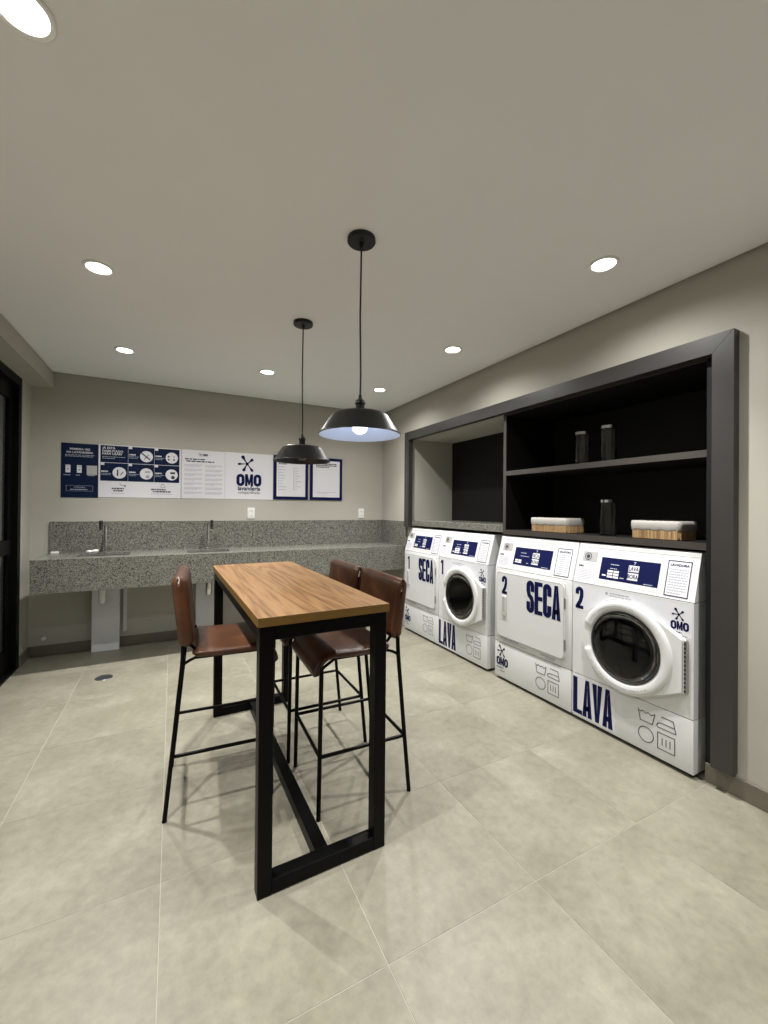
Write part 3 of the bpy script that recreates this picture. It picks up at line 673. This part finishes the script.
def head_prints(t, W_, washer, big):
    k = W_/.70
    def S2(n): return n*k
    f = slope(.0015); f2 = slope(.0025); f3 = slope(.0035)
    m_ = MB(); rect(m_, S2(.150), S2(.536), .897, 1.066, f); m_.build('display_bezel', 'enamel_door', t)
    dsp = MB(); rect(dsp, S2(.172), S2(.515), .920, 1.050, f2); dsp = dsp.build('display', 'navy', t)
    m_ = MB(); rect(m_, S2(.345), S2(.405), .985, 1.020, f3); rect(m_, S2(.345), S2(.405), .938, .978, f3)
    if washer:
        for i in range(2):
            for j in range(3): rect(m_, S2(.222+i*.037), S2(.255+i*.037), .934+j*.016, .946+j*.016, f3)
        rect(m_, S2(.190), S2(.214), .940, .949, f3)
    else:
        for i in range(2):
            for j in range(2): rect(m_, S2(.190+i*.032), S2(.218+i*.032), .936+j*.014, .947+j*.014, f3)
    m_.build('display_labels', 'white_paper', dsp)
    m_ = MB(); f4 = slope(.0042); put_text(m_, 'LAVA' if washer else 'SECA', S2(.375), .991, .032, f4, .0008, .72); put_text(m_, 'BORA', S2(.375), .947, .032, f4, .0008, .72); m_.build('display_lettering', 'navy', dsp)
    m_ = MB(); lines(m_, S2(.235), S2(.315), 1.005, 1.018, 1, f3, .35); lines(m_, S2(.235), S2(.32), .983, .994, 1, f3, .4); lines(m_, S2(.44), S2(.51), .925, .932, 1, f3, .5); lines(m_, S2(.30), S2(.335), .937, .945, 1, f3, .6); stroke(m_, [(S2(.370), 1.040), (S2(.382), 1.040), (S2(.374), 1.026)], .003, f3); m_.build('display_icons', 'pale_print', dsp)
    nt_ = MB(); rect(nt_, S2(.550), S2(.664), .892, 1.074, f); nt_ = nt_.build('notice_sticker', 'sticker', t)
    m_ = MB(); stroke(m_, [(S2(.552), .894), (S2(.662), .894), (S2(.662), 1.072), (S2(.552), 1.072)], .0042, f2, True); put_text(m_, 'LAVADORA' if washer else 'SECADORA', S2(.607), 1.046, .017, f2, .0006); m_.build('notice_border', 'navy', nt_)
    m_ = MB(); lines(m_, S2(.562), S2(.652), .902, 1.036, 10, f2, .38); m_.build('notice_print', 'grey_print', nt_)
    st = MB(); rect(st, S2(.040), S2(.140), 1.014, 1.074, f); st = st.build('lock_plate', 'sticker_grey', t)
    m_ = MB(); g_ = slope(.003); stroke(m_, arc(S2(.078), 1.044, .021, .021, 0, 360, 24)[:-1], .004, g_, True); disc(m_, S2(.078), 1.044, .012, g_, 16); m_.build('lock', 'dark_print', st)
    st = MB(); rect(st, S2(.016), S2(.132), .890, 1.000, f); st = st.build('instruction_sticker', 'sticker', t)
    m_ = MB(); lines(m_, S2(.024), S2(.075), .975, .990, 1, f2, .8); m_.build('instruction_heading', 'dark_print', st)
    m_ = MB(); lines(m_, S2(.024), S2(.122), .900, .968, 7, f2, .35); m_.build('instruction_print', 'grey_print', st)
def care_symbols(t, x, z, w_, h_):
    m_ = MB(); f = FF(); u, v = w_, h_; T = .0042
    P = lambda pts, c=False: stroke(m_, [(x+a*u, z+b_*v) for a, b_ in pts], T, f, c)
    P([(0, .98), (.012, .93), (.066, .63), (.395, .63), (.455, .93), (.46, .99)])
    P([(.012, .93)] + [(.012+.443*k/18, .925+.024*math.sin(k*2*PI/6+2.6)) for k in range(1, 19)])
    P([(.63, .995), (.934, .995), (1.0, .645), (.53, .645), (.513, .69), (.53, .745), (.58, .785), (.65, .80), (.96, .80)])
    stroke(m_, arc(x+.22*u, z+.235*v, .205*u, .235*v, 0, 360, 36)[:-1], T, f, True)
    P([(.537, .0), (.97, .0), (.97, .49), (.537, .49)], True)
    for a in (.655, .755, .855): P([(a, .13), (a, .36)])
    m_.build('care_symbols', 'line_print', t)
def logo_print(t, x, z, w_, f, tail=True):
    m_ = MB(); h_ = w_*.52; word(m_, 'OMO', x, z, w_, h_, f, .36, .05); splat(m_, x+w_*.46, z+h_+w_*.40, w_*.68, f); m_.build('logo', 'navy', t)
    if tail: m_ = MB(); lines(m_, x+.02*w_, x+w_, z-w_*.20, z-w_*.08, 1, f, .5); lines(m_, x+.3*w_, x+w_, z-w_*.38, z-w_*.26, 1, f, .4); m_.build('logo_tagline', 'dark_print', t)
def washer(yl, W_, num, label):
    t = empty('washing_machine', (MX, yl, 0), -PI/2, label, 'washing machine', 'white front-loading washing machines'); k = W_/.70
    machine_body(t, W_, True); head_prints(t, W_, True, num)
    cx, cz = .354*k, .560
    # door: round on the left, drawn out to the hinge on the right
    R_ = .262; out = []
    hx = .662*k
    def tang(px, pz, sgn):
        dx, dz = px-cx, pz-cz; dd = math.hypot(dx, dz); return math.degrees(math.atan2(dz, dx)+sgn*math.acos(R_/dd))
    aT = tang(hx, .690, 1); aB = tang(hx, .418, -1)
    poly = [(hx, .690)] + arc(cx, cz, R_, R_, aT, aB+360, 60) + [(hx, .418)]
    def fan(p0, p1, n): return [(p0[0]+(p1[0]-p0[0])*q/n, p0[1]+(p1[1]-p0[1])*q/n) for q in range(1, n)]
    m_ = MB().prism(poly, -.024, -.0005)
    es = [e_ for e_ in m_.bm.edges if abs(e_.verts[0].co.y+.024) < 1e-5 and abs(e_.verts[1].co.y+.024) < 1e-5]
    bmesh.ops.bevel(m_.bm, geom=es, offset=.008, segments=3, affect='EDGES')
    # cut away the middle for the glass
    m_.bm.faces.ensure_lookup_table()
    for f_ in [f_ for f_ in m_.bm.faces if len(f_.verts) > 20]:
        front = f_.calc_center_median().y < -.01; vs0 = list(f_.verts); bmesh.ops.delete(m_.bm, geom=[f_], context='FACES_ONLY')
        inn = [m_.bm.verts.new((cx+.2*math.cos(a_), v_.co.y, cz+.2*math.sin(a_))) for v_ in vs0 for a_ in [math.atan2(v_.co.z-cz, v_.co.x-cx)]]
        for q in range(len(vs0)): m_.bm.faces.new((vs0[q], vs0[(q+1) % len(vs0)], inn[(q+1) % len(vs0)], inn[q]))
    dr = m_.build('door', 'enamel_door', t, True, 30)
    m_ = MB(); N = 120; rings = []
    prof = [(.262, -.010), (.260, -.026), (.254, -.034), (.242, -.0375), (.222, -.0375), (.209, -.033), (.203, -.022), (.198, -.004)]
    for q in range(N):
        a_ = 2*PI*q/N; dg = math.degrees(a_); grip = 161 < dg < 197
        row = []
        for pr, py in prof:
            if grip: pr = min(pr, .243) if pr > .23 else pr; py = max(py, -.027)
            row.append(m_.bm.verts.new((cx+pr*math.cos(a_), py, cz+pr*math.sin(a_))))
        rings.append(row)
    for q in range(N):
        A, B = rings[q], rings[(q+1) % N]
        for w_ in range(len(prof)-1): m_.bm.faces.new((A[w_], B[w_], B[w_+1], A[w_+1]))
    m_.build('door_ring', 'enamel_door', dr, True, 40)
    gl = MB().lathe([(.196, -.020), (.190, -.027), (.15, -.030), (.08, -.031), (.001, -.0315)], 56, 'y', (cx, 0, cz)).lathe([(.196, -.020), (.186, -.012), (.16, .04), (.10, .055), (.001, .058)], 56, 'y', (cx, 0, cz))
    bmesh.ops.remove_doubles(gl.bm, verts=gl.bm.verts, dist=1e-5); gl.build('door_glass', 'door_glass', dr, True, 180)
    MB().lathe([(.1965, -.018), (.2005, -.026), (.1985, -.030), (.192, -.030), (.188, -.026)], 56, 'y', (cx, 0, cz)).build('door_gasket', 'rubber', dr, True)
    hg = MB().box(hx+.0008, hx+.013, -.024, -.0005, .420, .688, .002, 1).build('hinge', 'steel', t)
    for q in range(12): MB().box(hx+.0035, hx+.011, -.0255, -.024, .428+q*.0215, .440+q*.0215).build('hinge_knuckle', 'rubber', hg)
    for a0, n_ in ((212, 46), (70, 40)):
        m_ = MB()
        for q in range(n_):
            if rnd.random() < .8: stroke(m_, arc(cx, cz, .230, .230, a0+q*2.1, a0+q*2.1+1.5, 2), .005, FF(.0384))
        m_.build('door_print', 'grey_print', dr)
    st = MB(); f = FF(.0007); poly2 = [(.006, .862), (.690*k, .862), (.690*k, .695), (.668*k, .697)] + arc(cx, cz, R_+.004, R_+.004, aT, 130, 20) + [(.095*k, .700), (.006, .700)]
    st.flat(poly2, f); st = st.build('upper_sticker', 'sticker', t)
    m_ = MB(); block(m_, num, .024*k, .712, .056*k, .138, FF(.0015), .44); m_.build('number', 'navy', st)
    m_ = MB(); lines(m_, .255*k, .41*k, .840, .852, 1, FF(.0015), .5); lines(m_, .255*k, .41*k, .827, .838, 1, FF(.0015), .5); disc(m_, .235*k, .842, .009, FF(.0015), 8); m_.build('upper_print', 'grey_print', st)
    logo_print(st, .590*k, .728, .086*k, FF(.0015))
    ls = MB(); rect(ls, .004, .292*k, .034, .284, FF(.0007)); ls = ls.build('lower_sticker', 'white_paper', t)
    m_ = MB(); word(m_, 'LAVA', .010*k, .044, .268*k, .228, FF(.0015), .475, .03); m_.build('lettering', 'navy', ls)
    care_symbols(t, .425*k, .076, .193*k, .172)
    return t
def dryer(yl, W_, num, label):
    t = empty('tumble_dryer', (MX, yl, 0), -PI/2, label, 'dryer', 'white tumble dryers'); k = W_/.715
    machine_body(t, W_, False); head_prints(t, W_, False, num)
    dx0, dx1, dz0, dz1 = .036*k, .662*k, .352, .846
    m_ = MB(); m_.box(dx0-.004, dx1+.004, -.002, .0, dz0-.004, dz1+.004, .0); m_.build('door_gap', 'enamel_side', t)
    rr = .03; poly = [p for cxx, czz, a in ((dx1-rr, dz1-rr, 0), (dx0+rr, dz1-rr, 90), (dx0+rr, dz0+rr, 180), (dx1-rr, dz0+rr, 270)) for p in arc(cxx, czz, rr, rr, a, a+90, 8)]
    m_ = MB().prism(poly, -.014, -.001); dr = m_.build('door', 'enamel', t)
    m_ = MB(); stroke(m_, [(dx0+(px-dx0)*1.0, pz) for px, pz in poly], .004, FF(.0146), True); m_.build('door_edge', 'sticker_grey', dr)
    MB().box(dx1-.004, dx1+.008, -.012, -.001, dz1-.16, dz1-.09, .002, 1).build('hinge', 'steel', t); MB().box(dx1-.004, dx1+.008, -.012, -.001, dz0+.06, dz0+.13, .002, 1).build('hinge', 'steel', t)
    hd = MB().box(.098*k, .140*k, -.024, -.0142, .516, .670, .005, 3).build('handle', 'enamel_side', dr, True)
    MB().box(.106*k, .133*k, -.0246, -.0238, .545, .662).build('handle_recess', 'sticker_grey', hd)
    m_ = MB(); block(m_, num, .092*k, .684, .056*k, .138, FF(.0152), .44); m_.build('number', 'navy', dr)
    m_ = MB(); word(m_, 'SECA', .343*k, .597, .296*k, .230, FF(.0152), .475, .04); m_.build('lettering', 'navy', dr)
    m_ = MB(); lines(m_, .07*k, .40*k, .325, .337, 1, FF(), .8); lines(m_, .09*k, .40*k, .313, .322, 1, FF(), .6); m_.build('strip_print', 'grey_print', t)
    m_ = MB(); rect(m_, .455*k, .625*k, .304, .332, FF(.0008)); st = m_.build('strip_sticker', 'sticker', t)
    m_ = MB(); lines(m_, .46*k, .61*k, .316, .330, 1, FF(.0016), .7); lines(m_, .50*k, .62*k, .306, .315, 1, FF(.0016), .6); m_.build('strip_heading', 'grey_print', st)
    logo_print(t, .024*k, .112, .124*k, FF())
    care_symbols(t, .418*k, .080, .203*k, .172)
    return t
washer(1.800, .700, '2', 'white washing machine marked LAVA 2, nearest the viewer beside the cabinet frame')
dryer(2.518, .715, '2', 'white dryer marked SECA 2, left of the nearest washing machine')
washer(3.303, .700, '1', 'white washing machine marked LAVA 1 under the granite ledge')
dryer(3.967, .662, '1', 'white dryer marked SECA 1, farthest machine beside the granite counter')

# ------------------------------------------------------------------ high table
TX0, TX1, TY0, TY1, TZ = .256, .764, 1.433, 2.874, .960
tcx, tcy = (TX0+TX1)/2, (TY0+TY1)/2
t = empty('high_table', (tcx-.0105, tcy-.003, 0), .0175, 'tall narrow bar table with oak-look top on black steel frame', 'table')
hx, hy = (TX1-TX0)/2, (TY1-TY0)/2
o = MB().box(-hx, hx, -hy, hy, TZ-.031, TZ, 0).build('tabletop', ['wood', 'edge_band'], t)
for p in o.data.polygons:
    if abs(p.normal.z) < .5: p.material_index = 1
s = .05; lx = hx-.008; ly = hy-.008
for sx in (-1, 1):
    for sy in (-1, 1):
        xa, ya = sx*lx, sy*ly
        MB().box(min(xa, xa-sx*s), max(xa, xa-sx*s), min(ya, ya-sy*s), max(ya, ya-sy*s), 0, TZ-.032, .002, 1).build('leg', 'black_metal', t)
zt = TZ-.032
for sy in (-1, 1):
    y0, y1 = sorted((sy*ly, sy*(ly-s)))
    MB().box(-lx+s, lx-s, y0, y1, zt-.05, zt, .002, 1).build('apron_rail', 'black_metal', t)
    MB().box(-lx+s, lx-s, y0, y1, .003, .053, .002, 1).build('foot_rail', 'black_metal', t)
for sx in (-1, 1):
    x0, x1 = sorted((sx*lx, sx*(lx-s)))
    MB().box(x0, x1, -ly+s, ly-s, zt-.05, zt, .002, 1).build('apron_rail', 'black_metal', t)
MB().box(-.025, .025, -ly+s, ly-s, .003, .053, .002, 1).build('stretcher', 'black_metal', t)

# ------------------------------------------------------------------ bar stools (front towards local +x)
def pad(cl, width, thick, nrm_ends=3, bow=0.):
    """cushion swept along y: cl = centre line [(x,z)], thinner at rim; returns MB"""
    m_ = MB(); n = len(cl)
    ys = [-1, -.985, -.95, -.88, -.6, -.3, 0, .3, .6, .88, .95, .985, 1]
    th = [.25, .62, .88, 1, 1, 1, 1, 1, 1, 1, .88, .62, .25]
    cum = [0]
    for a, b_ in zip(cl, cl[1:]): cum.append(cum[-1]+math.hypot(b_[0]-a[0], b_[1]-a[1]))
    tot = cum[-1]; sl = []
    for yy, tt in zip(ys, th):
        top, bot = [], []
        for i, (x, z) in enumerate(cl):
            a = cl[max(0, i-1)]; b_ = cl[min(n-1, i+1)]; d_ = Vector((b_[0]-a[0], b_[1]-a[1])).normalized(); nn = Vector((-d_.y, d_.x))
            e = min(1, min(cum[i], tot-cum[i])/(thick*.5)); et = max(.3, math.sqrt(1-(1-e)**2))
            # rounded corners in plan
            cr_ = .024; over = max(0, cr_-min(cum[i], tot-cum[i]))/cr_; wloc = width/2-cr_*(1-math.sqrt(max(0, 1-over*over)))
            h = thick/2*tt*et; bx = bow*(yy*yy)
            top.append((x+nn.x*h+bx, yy*wloc, z+nn.y*h)); bot.append((x-nn.x*h+bx, yy*wloc, z-nn.y*h))
        sl.append([m_.bm.verts.new(p) for p in top+bot[::-1]])
    k = 2*n
    for A, B in zip(sl, sl[1:]):
        for q in range(k): m_.bm.faces.new((A[q], A[(q+1) % k], B[(q+1) % k], B[q]))
    m_.bm.faces.new(sl[0]); m_.bm.faces.new(sl[-1][::-1])
    return m_
def stool(loc, rz, label, top):
    t = empty('bar_stool', (*loc, 0), rz, label, 'bar stool', 'brown leather bar stools at the table')
    r = .0096; hw = .204; zr = .268
    for s_ in (-1, 1):
        y = s_*hw
        MB().tube([(-.222, y, 0), (-.190, y, .33), (-.160, y, .65), (-.158, y, .68), (-.156, y, .735), (-.172, y, top-.06)], r, 10).build('back_leg', 'black_metal', t, True)
        MB().tube([(.220, y, 0), (.212, y, .652)], r, 10).build('front_leg', 'black_metal', t, True)
        MB().tube([(-.160, y, .655), (-.130, y, .672), (-.11, y*.95, .677), (.150, y*.95, .677), (.205, y*.97, .645)], r*.7, 8).build('seat_rail', 'black_metal', t, True)
        MB().tube([(-.196, y, zr), (.2165, y, zr)], r*.85, 8).build('footrest', 'black_metal', t, True)
        MB().tube([(-.135, y*.86, .738), (-.112, y*.86, .710)], r*.7, 8).build('back_bracket', 'black_metal', t, True)
    MB().tube([(-.196, -hw, zr), (-.196, hw, zr)], r*.85, 8).build('footrest', 'black_metal', t, True)
    MB().tube([(.2165, -hw, zr), (.2165, hw, zr)], r*.85, 8).build('footrest', 'black_metal', t, True)
    seat = [(-.122+.277*k/14, .695-.004*math.sin(PI*k/14)) for k in range(15)]
    seat += [(.155+.075*math.sin(a), .695-.075+.075*math.cos(a)) for a in [PI/2*k/9*.80 for k in range(1, 10)]]
    xe, ze = seat[-1]; seat += [(xe+.008*k*.45, ze-.012*k) for k in (1, 2, 3)]
    pad(seat, .42, .034).build('seat', 'leather', t, True, 180)
    z0 = .728; bk = []
    for q in [0, .02, .05, .09, .15]+[.15+.7*k/8 for k in range(1, 8)]+[.85, .91, .95, .98, 1.]:
        bk.append((-.143-.035*q, z0+(top-z0)*q))
    pad(bk, .438, .062, bow=.0).build('backrest', 'leather', t, True, 180)
    return t
stool((.215, 2.163), -.065, 'brown leather bar stool alone on the left side of table', 1.034)
stool((.790, 1.886), PI-.025, 'brown leather bar stool on the right side of table, nearer the viewer', 1.006)
stool((.772, 2.345), PI-.01, 'brown leather bar stool on the right side of table, farther away', 1.006)
